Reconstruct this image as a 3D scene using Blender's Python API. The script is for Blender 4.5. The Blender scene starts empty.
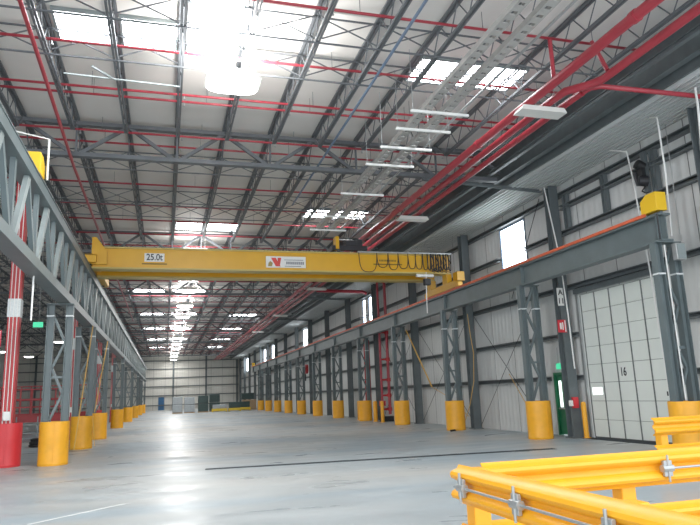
import bpy, math, random
from mathutils import Vector, Matrix
random.seed(7)
PI = math.pi
scn = bpy.context.scene
COL = scn.collection
ORD = ['first','second','third','fourth','fifth','sixth','seventh','eighth','ninth','tenth','eleventh','twelfth','thirteenth',
       'fourteenth','fifteenth','sixteenth','seventeenth','eighteenth','nineteenth','twentieth']
TENS = {2: 'twenty', 3: 'thirty', 4: 'forty', 5: 'fifty'}
def ordn(i):
    if i < 20: return ORD[i]
    n = i + 1
    if n % 10 == 0: return TENS[n // 10][:-1] + 'ieth'
    return TENS[n // 10] + '-' + ORD[n % 10 - 1]

# ------------------------------------------------------------------ materials
def mat(name, col, rough=.5, metal=0., var=.0, scale=4., bump=0., emit=None, estr=0., col2=None, spec=.5):
    m = bpy.data.materials.new(name); m.use_nodes = True
    nt = m.node_tree; b = nt.nodes['Principled BSDF']
    b.inputs['Roughness'].default_value = rough; b.inputs['Metallic'].default_value = metal
    b.inputs['Specular IOR Level'].default_value = spec
    c = (*col, 1)
    b.inputs['Base Color'].default_value = c
    if var or col2 or bump:
        tc = nt.nodes.new('ShaderNodeTexCoord'); n = nt.nodes.new('ShaderNodeTexNoise')
        n.inputs['Scale'].default_value = scale; n.inputs['Detail'].default_value = 5
        nt.links.new(tc.outputs['Object'], n.inputs['Vector'])
        r = nt.nodes.new('ShaderNodeValToRGB')
        lo = col2 if col2 else tuple(max(0, x * (1 - var)) for x in col)
        r.color_ramp.elements[0].position = .32; r.color_ramp.elements[1].position = .68
        r.color_ramp.elements[0].color = (*lo, 1); r.color_ramp.elements[1].color = c
        nt.links.new(n.outputs['Fac'], r.inputs['Fac']); nt.links.new(r.outputs['Color'], b.inputs['Base Color'])
        if bump:
            bp = nt.nodes.new('ShaderNodeBump'); bp.inputs['Strength'].default_value = bump; bp.inputs['Distance'].default_value = .02
            nt.links.new(n.outputs['Fac'], bp.inputs['Height']); nt.links.new(bp.outputs['Normal'], b.inputs['Normal'])
    if emit:
        b.inputs['Emission Color'].default_value = (*emit, 1); b.inputs['Emission Strength'].default_value = estr
    return m
def s(r, g, b):
    f = lambda v: (v / 255 / 12.92) if v / 255 <= .04045 else ((v / 255 + .055) / 1.055) ** 2.4
    return (f(r), f(g), f(b))
M = dict(
    steel=mat('painted_steel', s(92, 100, 102), .45, .0, .22, 3),
    crane_steel=mat('crane_steel', s(98, 110, 112), .42, .0, .18, 2),
    pale_steel=mat('pale_steel', s(136, 146, 146), .45, .0, .12, 2),
    joist=mat('joist_steel', s(98, 102, 106), .5, .1, .2, 3),
    girt=mat('girt_steel', s(96, 102, 104), .5, 0, .15, 2),
    galv=mat('galvanised', s(175, 178, 178), .4, .6, .15, 6),
    tray=mat('tray_grey', s(172, 170, 166), .5, .2, .15, 6),
    guard=mat('guard_yellow', s(243, 168, 28), .5, 0, .10, 5),
    rail=mat('rail_yellow', s(250, 172, 22), .45, 0, .08, 6),
    rust=mat('rail_end_rust', s(160, 82, 30), .7, 0, .4, 20),
    crane=mat('crane_yellow', s(222, 164, 16), .38, 0, .06, 2),
    crane_edge=mat('crane_flange', s(196, 172, 92), .45, 0, .1, 2),
    stop=mat('stop_yellow', s(240, 190, 30), .5),
    red=mat('pipe_red', s(166, 48, 60), .35, 0, .12, 3),
    redcol=mat('column_red', s(186, 40, 44), .45, 0, .12, 3),
    redguard=mat('guard_red', s(204, 42, 48), .5, 0, .1, 4),
    orange=mat('conductor_orange', s(226, 100, 62), .5, 0, .15, 4),
    white=mat('white_paint', s(232, 232, 228), .5),
    offwhite=mat('offwhite_fixture', s(214, 214, 208), .5),
    band=mat('white_band', s(225, 230, 230), .4, 0, .2, 30),
    black=mat('black_rubber', s(24, 24, 26), .6),
    dark=mat('dark_machine', s(40, 40, 44), .5, .2),
    bluegrey=mat('blue_pipe', s(92, 112, 136), .5),
    door=mat('dock_door_white', s(226, 232, 226), .5, 0, .04, 2),
    doorline=mat('door_seam', s(96, 102, 100), .6),
    green=mat('door_green', s(26, 120, 78), .45, 0, .1, 3),
    greenlamp=mat('green_sign_lit', s(60, 190, 140), .5, emit=s(70, 220, 160), estr=.8),
    blue=mat('door_blue', s(38, 92, 138), .5),
    sign_red=mat('sign_red', s(206, 40, 52), .5),
    logo_red=mat('logo_red', s(216, 60, 48), .5),
    olive=mat('logo_olive', s(150, 130, 70), .5),
    ink=mat('ink', s(34, 34, 38), .6),
    inkgrey=mat('ink_grey', s(120, 122, 130), .6),
    darktext=mat('stencil_olive', s(120, 92, 18), .6),
    rope=mat('yellow_rope', s(214, 168, 84), .7),
    wrap=mat('plastic_wrap', s(170, 178, 182), .25, 0, .25, 12, .6),
    dgreen=mat('dark_green_goods', s(52, 72, 70), .5, 0, .25, 8),
    wood=mat('pallet_wood', s(176, 146, 112), .7, 0, .2, 8),
    ybin=mat('yellow_bin', s(220, 184, 50), .5),
    slot=mat('floor_joint', s(54, 60, 64), .9, spec=.1),
    chalk=mat('floor_white', s(226, 228, 226), .7, 0, .2, 30),
    rubber=mat('black_seal', s(58, 62, 64), .6),
    glow=mat('skylight_pane', (1, 1, 1), .4, emit=(.93, .97, 1), estr=16.),
    winglow=mat('window_pane', (1, 1, 1), .4, emit=(.86, .94, 1), estr=8.),
    lamp=mat('lamp_lens', (1, 1, 1), .4, emit=(1, .99, .96), estr=12.),
    slit=mat('door_light', (1, 1, 1), .4, emit=(.9, 1, .98), estr=2.2),
)
def floor_mat():
    m = bpy.data.materials.new('concrete'); m.use_nodes = True; nt = m.node_tree; N = nt.nodes; L = nt.links
    b = N['Principled BSDF']; tc = N.new('ShaderNodeTexCoord')
    def noise(sc, det, vec=None, dist=0):
        n = N.new('ShaderNodeTexNoise'); n.inputs['Scale'].default_value = sc; n.inputs['Detail'].default_value = det
        n.inputs['Distortion'].default_value = dist; L.new(vec if vec else tc.outputs['Object'], n.inputs['Vector']); return n
    mp = N.new('ShaderNodeMapping'); mp.inputs['Scale'].default_value = (.3, .75, 1); L.new(tc.outputs['Object'], mp.inputs['Vector'])
    big = noise(.28, 3, mp.outputs['Vector'], .6); mid = noise(1.6, 6, mp.outputs['Vector'], .4); fine = noise(14, 6)
    r = N.new('ShaderNodeValToRGB'); r.color_ramp.elements[0].position = .38; r.color_ramp.elements[1].position = .62
    r.color_ramp.elements[0].color = (*s(148, 162, 170), 1); r.color_ramp.elements[1].color = (*s(178, 178, 174), 1)
    L.new(big.outputs['Fac'], r.inputs['Fac'])
    r2 = N.new('ShaderNodeValToRGB'); r2.color_ramp.elements[0].position = .3; r2.color_ramp.elements[1].position = .7
    r2.color_ramp.elements[0].color = (.78, .79, .8, 1); r2.color_ramp.elements[1].color = (1, 1, 1, 1)
    L.new(mid.outputs['Fac'], r2.inputs['Fac'])
    mx = N.new('ShaderNodeMix'); mx.data_type = 'RGBA'; mx.blend_type = 'MULTIPLY'; mx.inputs[0].default_value = .25
    L.new(r.outputs['Color'], mx.inputs[6]); L.new(r2.outputs['Color'], mx.inputs[7]); L.new(mx.outputs[2], b.inputs['Base Color'])
    rr = N.new('ShaderNodeMapRange'); rr.inputs[1].default_value = .35; rr.inputs[2].default_value = .65; rr.inputs[3].default_value = .27; rr.inputs[4].default_value = .5
    L.new(mid.outputs['Fac'], rr.inputs[0]); L.new(rr.outputs[0], b.inputs['Roughness'])
    bp = N.new('ShaderNodeBump'); bp.inputs['Strength'].default_value = .08; bp.inputs['Distance'].default_value = .01
    L.new(fine.outputs['Fac'], bp.inputs['Height']); b2 = N.new('ShaderNodeBump'); b2.inputs['Strength'].default_value = .1; b2.inputs['Distance'].default_value = .02
    wv = noise(1.1, 2, mp.outputs['Vector'], .3); L.new(wv.outputs['Fac'], b2.inputs['Height']); L.new(bp.outputs['Normal'], b2.inputs['Normal'])
    L.new(b2.outputs['Normal'], b.inputs['Normal'])
    b.inputs['Specular IOR Level'].default_value = .22
    return m
def ribbed(name, col, axis, period, rough=.45, strength=.5, seam=None, var=.1):
    """painted sheet metal: ribs by bump along one object axis; optional dark lines every `seam` metres: wall panel seams, painted shade in soffit grooves"""
    m = bpy.data.materials.new(name); m.use_nodes = True; nt = m.node_tree; N = nt.nodes; L = nt.links
    b = N['Principled BSDF']; b.inputs['Roughness'].default_value = rough
    tc = N.new('ShaderNodeTexCoord'); sp = N.new('ShaderNodeSeparateXYZ'); L.new(tc.outputs['Object'], sp.inputs[0])
    def math_(op, a, bval=None):
        n = N.new('ShaderNodeMath'); n.operation = op
        if isinstance(a, (int, float)): n.inputs[0].default_value = a
        else: L.new(a, n.inputs[0])
        if bval is not None:
            if isinstance(bval, (int, float)): n.inputs[1].default_value = bval
            else: L.new(bval, n.inputs[1])
        return n.outputs[0]
    ax = sp.outputs['XYZ'.index(axis)]
    rib = math_('SINE', math_('MULTIPLY', ax, 2 * PI / period))
    bp = N.new('ShaderNodeBump'); bp.inputs['Strength'].default_value = strength; bp.inputs['Distance'].default_value = .02
    L.new(rib, bp.inputs['Height']); L.new(bp.outputs['Normal'], b.inputs['Normal'])
    n = N.new('ShaderNodeTexNoise'); n.inputs['Scale'].default_value = .6; n.inputs['Detail'].default_value = 4
    L.new(tc.outputs['Object'], n.inputs['Vector'])
    r = N.new('ShaderNodeValToRGB'); r.color_ramp.elements[0].position = .3; r.color_ramp.elements[1].position = .7
    r.color_ramp.elements[0].color = (*[c * (1 - var) for c in col], 1); r.color_ramp.elements[1].color = (*col, 1)
    L.new(n.outputs['Fac'], r.inputs['Fac']); out = r.outputs['Color']
    if seam:
        fr = math_('FRACT', math_('DIVIDE', math_('ADD', ax, 1000 * seam + .02), seam))
        lt = math_('LESS_THAN', fr, .035 / seam)
        mx = N.new('ShaderNodeMix'); mx.data_type = 'RGBA'; L.new(lt, mx.inputs[0]); L.new(out, mx.inputs[6])
        mx.inputs[7].default_value = (*[c * .22 for c in col], 1); out = mx.outputs[2]
    L.new(out, b.inputs['Base Color'])
    return m
M['floor'] = floor_mat()
M['deck'] = ribbed('roof_deck', s(226, 222, 216), 'X', .9, .55, .15, None, .08)
M['wall'] = ribbed('wall_panel', s(214, 216, 214), 'Y', .3, .4, .35, 1.625, .12)
M['wallx'] = ribbed('end_wall_panel', s(222, 220, 212), 'X', .3, .45, .3, 2.0, .1)
M['soffit'] = ribbed('soffit_sheet', s(206, 210, 210), 'X', .17, .5, .6, .17, .08)  # dark lines paint shade into the grooves between the ribs

# ------------------------------------------------------------------ mesh builder
class MB:
    def __init__(self): self.v = []; self.f = []; self.mi = []
    def add(self, vs, fs, k=0):
        n = len(self.v); self.v += [tuple(x) for x in vs]; self.f += [tuple(i + n for i in f) for f in fs]; self.mi += [k] * len(fs); return self
    def box(self, x0, x1, y0, y1, z0, z1, k=0):
        vs = [(x, y, z) for z in (z0, z1) for y in (y0, y1) for x in (x0, x1)]
        return self.add(vs, [(0, 2, 3, 1), (4, 5, 7, 6), (0, 1, 5, 4), (2, 6, 7, 3), (0, 4, 6, 2), (1, 3, 7, 5)], k)
    def beam(self, p, q, w, h, up=(0, 0, 1), k=0):
        p, q = Vector(p), Vector(q); d = (q - p).normalized(); u = Vector(up)
        if abs(d.dot(u)) > .98: u = Vector((0, 1, 0))
        a = d.cross(u).normalized(); b = a.cross(d).normalized()
        vs = [c + a * sa * w / 2 + b * sb * h / 2 for c in (p, q) for sa, sb in ((-1, -1), (1, -1), (1, 1), (-1, 1))]
        return self.add(vs, [(3, 2, 1, 0), (4, 5, 6, 7), (0, 1, 5, 4), (1, 2, 6, 5), (2, 3, 7, 6), (3, 0, 4, 7)], k)
    def tube(self, pts, r, n=8, k=0, cap=True):
        pts = [Vector(p) for p in pts]; base = len(self.v); prev = None
        for i, p in enumerate(pts):
            d = ((pts[min(i + 1, len(pts) - 1)] - pts[max(i - 1, 0)])).normalized()
            if prev is None:
                u = Vector((0, 0, 1)) if abs(d.z) < .9 else Vector((1, 0, 0))
                a = d.cross(u).normalized()
            else:
                a = (prev - d * prev.dot(d)).normalized()
            prev = a; b = d.cross(a)
            for j in range(n):
                t = 2 * PI * j / n; self.v.append(tuple(p + (a * math.cos(t) + b * math.sin(t)) * r))
        for i in range(len(pts) - 1):
            for j in range(n):
                self.f.append((base + i * n + j, base + i * n + (j + 1) % n, base + (i + 1) * n + (j + 1) % n, base + (i + 1) * n + j)); self.mi.append(k)
        if cap:
            self.f.append(tuple(base + j for j in range(n))[::-1]); self.mi.append(k)
            self.f.append(tuple(base + (len(pts) - 1) * n + j for j in range(n))); self.mi.append(k)
        return self
    def lathe(self, prof, n=32, k=0, c=(0, 0)):
        base = len(self.v)
        for r, z in prof:
            for j in range(n):
                t = 2 * PI * j / n; self.v.append((c[0] + r * math.cos(t), c[1] + r * math.sin(t), z))
        for i in range(len(prof) - 1):
            for j in range(n):
                self.f.append((base + i * n + j, base + i * n + (j + 1) % n, base + (i + 1) * n + (j + 1) % n, base + (i + 1) * n + j)); self.mi.append(k)
        return self
    def sweep(self, prof, p, q, side, up=(0, 0, 1), k=0, closed=True):
        """extrude a 2-D outline (side, up) from p to q"""
        p, q, a, b = Vector(p), Vector(q), Vector(side), Vector(up); n = len(prof); base = len(self.v)
        for c in (p, q):
            for x, y in prof: self.v.append(tuple(c + a * x + b * y))
        for i in range(n if closed else n - 1):
            j = (i + 1) % n; self.f.append((base + i, base + j, base + n + j, base + n + i)); self.mi.append(k)
        if closed:
            self.f.append(tuple(base + i for i in range(n))[::-1]); self.mi.append(k)
            self.f.append(tuple(base + n + i for i in range(n))); self.mi.append(k)
        return self
    def mesh(self, name, mats, off=(0, 0, 0), smooth=False):
        me = bpy.data.meshes.new(name)
        me.from_pydata([(x - off[0], y - off[1], z - off[2]) for x, y, z in self.v], [], self.f)
        for m in (mats if isinstance(mats, (list, tuple)) else [mats]): me.materials.append(m)
        for p, k in zip(me.polygons, self.mi): p.material_index = k; p.use_smooth = smooth
        me.update(); return me
def obj(name, mb, mats, parent=None, off=(0, 0, 0), smooth=False, bevel=0):
    me = mb.mesh(name, mats, off, smooth); o = bpy.data.objects.new(name, me); COL.objects.link(o)
    if smooth:
        for p in me.polygons:
            if len(p.vertices) > 4: p.use_smooth = False
        try: me.set_sharp_from_angle(angle=math.radians(40))
        except Exception: pass
    if bevel:
        b = o.modifiers.new('bevel', 'BEVEL'); b.width = bevel; b.segments = 2; b.limit_method = 'ANGLE'
    if parent: o.parent = parent
    else: o.location = off
    return o
def tag(o, label, cat, group=None, kind=None):
    o['label'] = label; o['category'] = cat
    if group: o['group'] = group
    if kind: o['kind'] = kind
    return o
class Thing:
    """Empty at the base; parts are given in world coordinates"""
    def __init__(self, name, label, cat, loc=(0, 0, 0), group=None):
        self.o = bpy.data.objects.new(name, None); COL.objects.link(self.o); self.o.location = loc; self.loc = loc
        self.o.empty_display_size = .2; tag(self.o, label, cat, group)
    def part(self, name, mb, m, parent=None, smooth=False, label=None, bevel=0):
        o = obj(name, mb, m, parent or self.o, self.loc, smooth, bevel)
        if label: o['label'] = label
        return o
def dup(root, loc, label=None, group=None):
    r = root.copy(); COL.objects.link(r); r.location = loc
    if label: r['label'] = label
    if group: r['group'] = group
    for ch in list(root.children):
        c = ch.copy(); COL.objects.link(c); c.parent = r
        for g in list(ch.children):
            d = g.copy(); COL.objects.link(d); d.parent = c
    return r
def struct(name, mb, m, label, cat, smooth=False):
    o = obj(name, mb, m, None, (0, 0, 0), smooth); return tag(o, label, cat, None, 'structure')
def text(body, size, loc, rot, m, parent, name='lettering', off=(0, 0, 0), sx=1.):
    cu = bpy.data.curves.new(name, 'FONT'); cu.body = body; cu.size = size; cu.align_x = 'CENTER'; cu.align_y = 'CENTER'
    cu.extrude = .004; cu.offset = size * .015; cu.materials.append(m)
    tmp = bpy.data.objects.new(name, cu); COL.objects.link(tmp); bpy.context.view_layer.update()
    me = bpy.data.meshes.new_from_object(tmp.evaluated_get(bpy.context.evaluated_depsgraph_get())); me.name = name
    bpy.data.objects.remove(tmp); bpy.data.curves.remove(cu)
    if not me.materials: me.materials.append(m)
    o = bpy.data.objects.new(name, me); COL.objects.link(o); o.parent = parent
    o.location = Vector(loc) - Vector(off); o.rotation_euler = rot; o.scale = (sx, 1, 1)
    return o
def ibeam(w, h, tf, tw):
    a, b = w / 2, h / 2
    return [(-a, -b), (a, -b), (a, -b + tf), (tw / 2, -b + tf), (tw / 2, b - tf), (a, b - tf), (a, b), (-a, b), (-a, b - tf), (-tw / 2, b - tf), (-tw / 2, -b + tf), (-a, -b + tf)]

# ------------------------------------------------------------------ layout numbers (metres)
XR, XL = 11.93, -2.95           # crane rows
XW = 13.3                      # right wall inner face
YE = 120.                      # end wall
ZD = 10.0                      # roof deck
BAY = 6.5
GY = [6.2 + 13 * i for i in range(10)]     # roof girders
JX0, JP = -1.22, 1.435

# ------------------------------------------------------------------ setting
fm = MB(); fm.box(-24, 13.6, -4, YE + .3, -.2, 0)
struct('floor', fm, M['floor'], 'polished grey concrete floor of the hall', 'floor')
# skylight openings in the deck: (x0, x1, y0, y1)
SKY = [(-2.5, -1.32, 13.35, 14.65), (-1.12, .12, 13.35, 14.65), (.32, 1.53, 11.3, 14.6), (6.06, 7.3, 13.6, 14.85), (7.5, 9.15, 13.6, 14.85),
       (6.06, 7.3, 27.1, 28.5), (7.5, 9.0, 27.1, 28.5), (.32, 1.6, 30.2, 31.6), (1.75, 3.3, 30.2, 31.6)]
for yy in (49.6, 63.6, 77, 91, 105):
    SKY += [(-2.5, -.1, yy, yy + 1.4), (.4, 2.9, yy, yy + 1.4), (6.1, 8.9, yy + (1 if yy > 60 else 2), yy + 2.6)]
cm = MB()
cm.box(-24, 11.56, 1.5, YE + .3, ZD, ZD + .2)
struct('ceiling', cm, M['deck'], 'pale insulated roof deck above the open web joists', 'ceiling')
for i, (x0, x1, y0, y1) in enumerate(SKY):
    t = bpy.data.objects.new('window_%d' % (i + 1), None); COL.objects.link(t); t.location = ((x0 + x1) / 2, (y0 + y1) / 2, ZD - .05)
    t['kind'] = 'structure'
    tag(t, 'bright rectangular skylight in the roof deck, %s counted from the near end' % ordn(i), 'skylight')
    off = t.location
    fr = MB(); w = .05
    for a in ((x0, x1, y0, y0 + w), (x0, x1, y1 - w, y1), (x0, x0 + w, y0 + w, y1 - w), (x1 - w, x1, y0 + w, y1 - w)): fr.box(*a, ZD - .09, ZD - .005)
    obj('frame', fr, M['pale_steel'], t, off)
    pn = MB(); pn.box(x0 + w, x1 - w, y0 + w, y1 - w, ZD - .07, ZD - .03)
    obj('pane', pn, M['glow'], t, off)
NWIN = len(SKY)
# low soffit strip along the right wall, real corrugations running along the hall
sf = MB(); prof = []
x = 11.56
while x < XW - .16:
    prof += [(x, 8.7), (x + .07, 8.7), (x + .085, 8.6), (x + .155, 8.6)]; x += .17
prof = prof + [(XW, 8.7), (XW, 8.74), (11.56, 8.74)]
sf.sweep([(a, b) for a, b in prof], (0, 4, 0), (0, YE, 0), (1, 0, 0))
struct('trim_1', sf, M['soffit'], 'corrugated pale metal soffit strip above the right wall', 'soffit')
fs = MB(); fs.box(11.5, 11.56, 4, YE, 8.66, ZD)
struct('trim_2', fs, M['steel'], 'dark fascia between the roof deck and the corrugated soffit', 'fascia')
# right wall with openings
OPEN = [('dock', 14.66, 18.3, 0, 4.65), ('man', 19.34, 20.16, 0, 2.12)]
WW = [(21.15, 23.1, 5.7, 8.12), (40.6, 41.3, 5.95, 8.1), (42.0, 42.7, 5.95, 8.1), (61.2, 63.2, 5.95, 8.1), (81.2, 83.2, 5.95, 8.1), (88.4, 90.4, 5.95, 8.1), (107.5, 110.5, 5.95, 8.1)]
cells_y = sorted(set([6.0, YE] + [a for w in WW for a in w[:2]] + [a for w in OPEN for a in w[1:3]]))
wm = MB()
for y0, y1 in zip(cells_y[:-1], cells_y[1:]):
    ym = (y0 + y1) / 2; holes = sorted([(w[2], w[3]) for w in WW if w[0] < ym < w[1]] + [(w[3], w[4]) for w in OPEN if w[1] < ym < w[2]])
    z = 0
    for a, b in holes:
        if a > z: wm.box(XW, XW + .15, y0, y1, z, a)
        z = b
    wm.box(XW, XW + .15, y0, y1, z, 8.9)
struct('wall_right', wm, M['wall'], 'white metal panel wall on the right with vertical seams', 'wall')
for i, (y0, y1, z0, z1) in enumerate(WW):
    t = bpy.data.objects.new('window_%d' % (NWIN + i + 1), None); COL.objects.link(t); t.location = (XW, (y0 + y1) / 2, z0); t['kind'] = 'structure'
    tag(t, ('tall bright window high in the right wall nearest the dock door' if i == 0 else 'narrow bright window high in the right wall, %s from the dock door' % ordn(i)), 'window')
    fr = MB(); w = .06
    for a in ((y0, y0 + w, z0, z1), (y1 - w, y1, z0, z1), (y0 + w, y1 - w, z0, z0 + w), (y0 + w, y1 - w, z1 - w, z1)): fr.box(XW - .02, XW + .12, *a)
    obj('window_frame', fr, M['bluegrey'], t, t.location)
    p = MB(); p.box(XW + .03, XW + .06, y0 + w, y1 - w, z0 + w, z1 - w)
    obj('pane', p, M['winglow'], t, t.location)
wf = MB(); wf.box(-24, XW + .15, YE, YE + .2, 0, ZD)
struct('wall_far', wf, M['wallx'], 'white panel end wall closing the far end of the hall', 'wall')
wl = MB(); wl.box(-24.2, -24, 1.5, YE, 0, ZD)
struct('wall_left', wl, M['wall'], 'white panel wall far beyond the left crane row', 'wall')
# girts
for i, z in enumerate((1.93, 3.35, 4.95, 6.85, 7.75, 8.22)):
    g = MB()
    segs = [(9.0, YE)]
    cuts = [(a[1] - .15, a[2] + .15) for a in OPEN if a[3] < z < a[4] + .1] + [(w[0] - .02, w[1] + .02) for w in WW if w[2] < z < w[3]]
    if z == 4.95: cuts = []
    if z == 7.75: segs = [(9.0, 18.6)]
    if z == 7.75: cuts = []
    y = segs[0][0]
    for a, b in sorted(cuts):
        if a > y: g.sweep([(-.2, -.08), (-.02, -.08), (-.02, .08), (-.2, .08), (-.2, .05), (-.04, .05), (-.04, -.05), (-.2, -.05)], (XW, y, z), (XW, a, z), (1, 0, 0))
        y = b
    g.sweep([(-.2, -.08), (-.02, -.08), (-.02, .08), (-.2, .08), (-.2, .05), (-.04, .05), (-.04, -.05), (-.2, -.05)], (XW, y, z), (XW, segs[0][1], z), (1, 0, 0))
    o = obj('wall_girt', g, M['girt']); tag(o, 'grey horizontal steel girt on the right wall, %s from the floor' % ordn(i), 'girt', None, 'structure')
for i, z in enumerate((.85, 2.5, 4.1, 5.6, 7.15, 8.6)):
    g = MB(); g.box(-23.9, 12.9, YE - .2, YE - .01, z - .08, z + .08)
    o = obj('wall_girt', g, M['girt']); tag(o, 'grey horizontal steel girt on the far end wall, %s from the floor' % ordn(i), 'girt', None, 'structure')
for i, xx in enumerate((-21, -15.7, -10, -4.3, 1.4, 7.1, 12.6)):
    g = MB(); g.sweep(ibeam(.3, .3, .03, .03), (xx, YE - .42, 0), (xx, YE - .42, 9.9), (1, 0, 0), (0, 1, 0))
    o = obj('end_wall_column', g, M['steel']); tag(o, 'dark upright steel column on the far end wall, %s from its left end' % ordn(i), 'column', None, 'structure')

# right wall columns
wc = Thing('wall_column', 'dark steel wall column just past the dock door, carrying the first roof girder', 'column', (12.93, 18.75, 0))
b = MB(); b.sweep(ibeam(.34, .34, .03, .025), (12.93, 18.75, .02), (12.93, 18.75, 8.56), (1, 0, 0), (0, 1, 0)); wc.part('shaft', b, M['steel'])
b = MB(); b.box(12.7, 13.16, 18.52, 18.98, 0, .03); wc.part('base_plate', b, M['steel'])
wcs = [12.1] + [19.3 + BAY * k for k in range(1, 16)]
for i, y in enumerate(wcs):
    dup(wc.o, (12.93, y, 0), 'dark steel wall column on the near side of the dock door' if i == 0 else 'dark steel column against the right wall, %s beyond the dock door column' % ordn(i - 1), )
# rod cross bracing on the wall
for i, (y0, y1) in enumerate(((19.6, 25.5), (26.1, 32.0), (32.6, 38.4))):
    for sgn in (0, 1):
        b = MB(); a, c = ((.15, 4.8) if sgn else (4.8, .15)); b.tube([(13.02 + sgn * .035, y0 + (.9 if i == 0 else 0), a), (13.02 + sgn * .035, y1, c)], .012, 5)
        o = obj('bracing_rod', b, M['dark']); tag(o, 'thin dark diagonal bracing rod on the %s wall bay past the dock door, %s' % (ordn(i), 'rising away' if sgn else 'falling away'), 'rod')
b = MB(); b.tube([(13.02, 19.6, 8.4), (13.02, 22.1, 5.1)], .015, 5)
o = obj('bracing_rod', b, M['dark']); tag(o, 'thin dark diagonal rod beside the tall bright window', 'rod')

# ------------------------------------------------------------------ crane posts and guards
def crane_post(x, y, ztop, label, m, sep=.52):
    t = Thing('crane_post', label, 'column', (x, y, 0))
    for sx in (-1, 1):
        b = MB(); b.sweep(ibeam(.2, .2, .02, .016), (x + sx * sep / 2, y, .03), (x + sx * sep / 2, y, ztop - .03), (0, 1, 0), (1, 0, 0))
        lg = t.part('leg', b, m)
        b = MB(); b.box(x + sx * sep / 2 - .106, x + sx * sep / 2 + .106, y - .106, y + .106, 4.27, 4.31); t.part('tape_band', b, M['band'], lg)
    b = MB(); z = .5; k = 0
    while z < ztop - .5:
        z2 = min(z + .75, ztop - .15); a = sep / 2 - .1
        b.beam((x + (-a if k % 2 else a), y, z), (x + (a if k % 2 else -a), y, z2), .07, .07, (0, 1, 0)); z = z2; k += 1
    b.box(x - a, x + a, y - .04, y + .04, 2.45, 2.52)
    t.part('lacing', b, m)
    b = MB(); b.box(x - .38, x + .38, y - .16, y + .16, ztop - .03, ztop); t.part('cap_plate', b, m)
    b = MB(); b.box(x - .355, x + .355, y - .1, y + .1, 0, .03); t.part('base_plate', b, m)
    return t
rp = crane_post(XR, 12.78, 5.1, 'steel laced crane post at the near end of the right crane beam', M['crane_steel'])
for i in range(1, 12):
    dup(rp.o, (XR, 12.7 + BAY * i, 0), 'grey laced steel post carrying the right crane beam, %s beyond the dock door' % ordn(i - 1))
lp = crane_post(XL - .11, 20.75, 4.66, 'grey laced steel post under the left truss, standing in the nearest yellow guard', M['crane_steel'])
LN = [1, 2, 4, 6, 8, 10, 12]
for i, n in enumerate(LN):
    dup(lp.o, (XL - .11, 20.75 + BAY * n, 0), 'grey laced steel post under the left crane truss, %s from the near end' % ordn(i + 1))
def guard(name, loc, label, m):
    t = Thing(name, label, 'column guard', loc); r, h = .405, 1.22
    b = MB(); b.lathe([(r - .02, 0.002), (r, .002), (r, .05), (r + .006, .06), (r, .07), (r, .6), (r, h - .02), (r - .01, h), (r - .018, h), (r - .02, h - .02), (r - .02, .002)], 40, c=(loc[0], loc[1]))
    sh = t.part('shell', b, m, smooth=True)
    for a in (PI * .5 + .2, -PI * .5 + .12):
        b = MB(); x, y = loc[0] + (r + .004) * math.cos(a), loc[1] + (r + .004) * math.sin(a)
        b.box(x - .012, x + .012, y - .006, y + .006, .04, h - .04); t.part('seam', b, m)
    return t
gd = guard('post_guard', (XR, 19.2, 0), 'yellow round guard around the crane post in front of the green door', M['guard'])
dup(gd.o, (XR, 12.78, 0), 'yellow round guard behind the guardrail at the right edge beside the dock door')
for i in range(2, 12):
    dup(gd.o, (XR, 12.7 + BAY * i, 0), 'yellow round column guard in the right row, %s beyond the green door' % ordn(i - 2))
dup(gd.o, (XL - .11, 20.75, 0), 'large yellow round guard at the near end of the left row, beside the red guard')
for i, n in enumerate(LN):
    dup(gd.o, (XL - .11, 20.75 + BAY * n, 0), 'yellow round column guard in the left row, %s from the near end' % ordn(i + 1))
# red building columns on the left
rg = guard('post_guard', (-4.38, 21.1, 0), 'red round guard around the red column at the left edge', M['redguard'])
dup(rg.o, (-4.3, 47.1, 0), 'dark red guard showing between two yellow guards of the left row')
rc = Thing('building_column', 'tall red steel column with white pipes and a white band at the left edge', 'column', (-4.38, 21.1, 0))
b = MB(); b.box(-4.54, -4.22, 20.94, 21.26, .02, 9.3); rc.part('shaft', b, M['redcol'], bevel=.012)
b = MB(); b.box(-4.555, -4.205, 20.925, 21.275, 4.3, 4.85); rc.part('reflective_band', b, M['band'], label='white band around the red column')
for dx in (-.1, 0, .1):
    b = MB(); b.tube([(-4.38 + dx, 20.92, 1.1), (-4.38 + dx, 20.92, 8.6)], .012, 6); rc.part('conduit', b, M['white'])
b = MB(); b.box(-4.46, -4.28, 20.86, 20.93, 1.3, 1.55); rc.part('outlet_box', b, M['white'], bevel=.01)
for i in range(1, 5):
    dup(rc.o, (-4.38, 21.1 + 13 * i, 0), 'tall red building column behind the left crane row, %s from the near end' % ordn(i))

# ------------------------------------------------------------------ right crane beam
t = Thing('crane_beam', 'long grey steel crane runway beam on the right with orange bar along its top', 'beam', (XR, 12.3, 5.1))
b = MB(); b.sweep(ibeam(.34, .72, .05, .03), (XR, 12.62, 5.47), (XR, 92, 5.47), (1, 0, 0)); t.part('web_beam', b, M['crane_steel'])
b = MB()
for k in range(13):
    y = 12.78 + BAY * k
    b.box(XR - .16, XR - .02, y - .01, y + .01, 5.15, 5.78); b.box(XR + .02, XR + .16, y - .01, y + .01, 5.15, 5.78)
t.part('stiffeners', b, M['crane_steel'])
b = MB(); b.box(XR - .03, XR + .03, 12.7, 92, 5.83, 5.9); t.part('crane_rail', b, M['steel'])
b = MB(); b.box(XR - .2, XR - .14, 13.1, 92, 5.84, 5.92); t.part('conductor_bar', b, M['orange'], label='orange conductor bar along the beam')
b = MB(); b.tube([(XR - .195, 12.66, 5.8), (XR - .195, 12.66, 5.15)], .02, 6); t.part('end_cable', b, M['black'])
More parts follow.
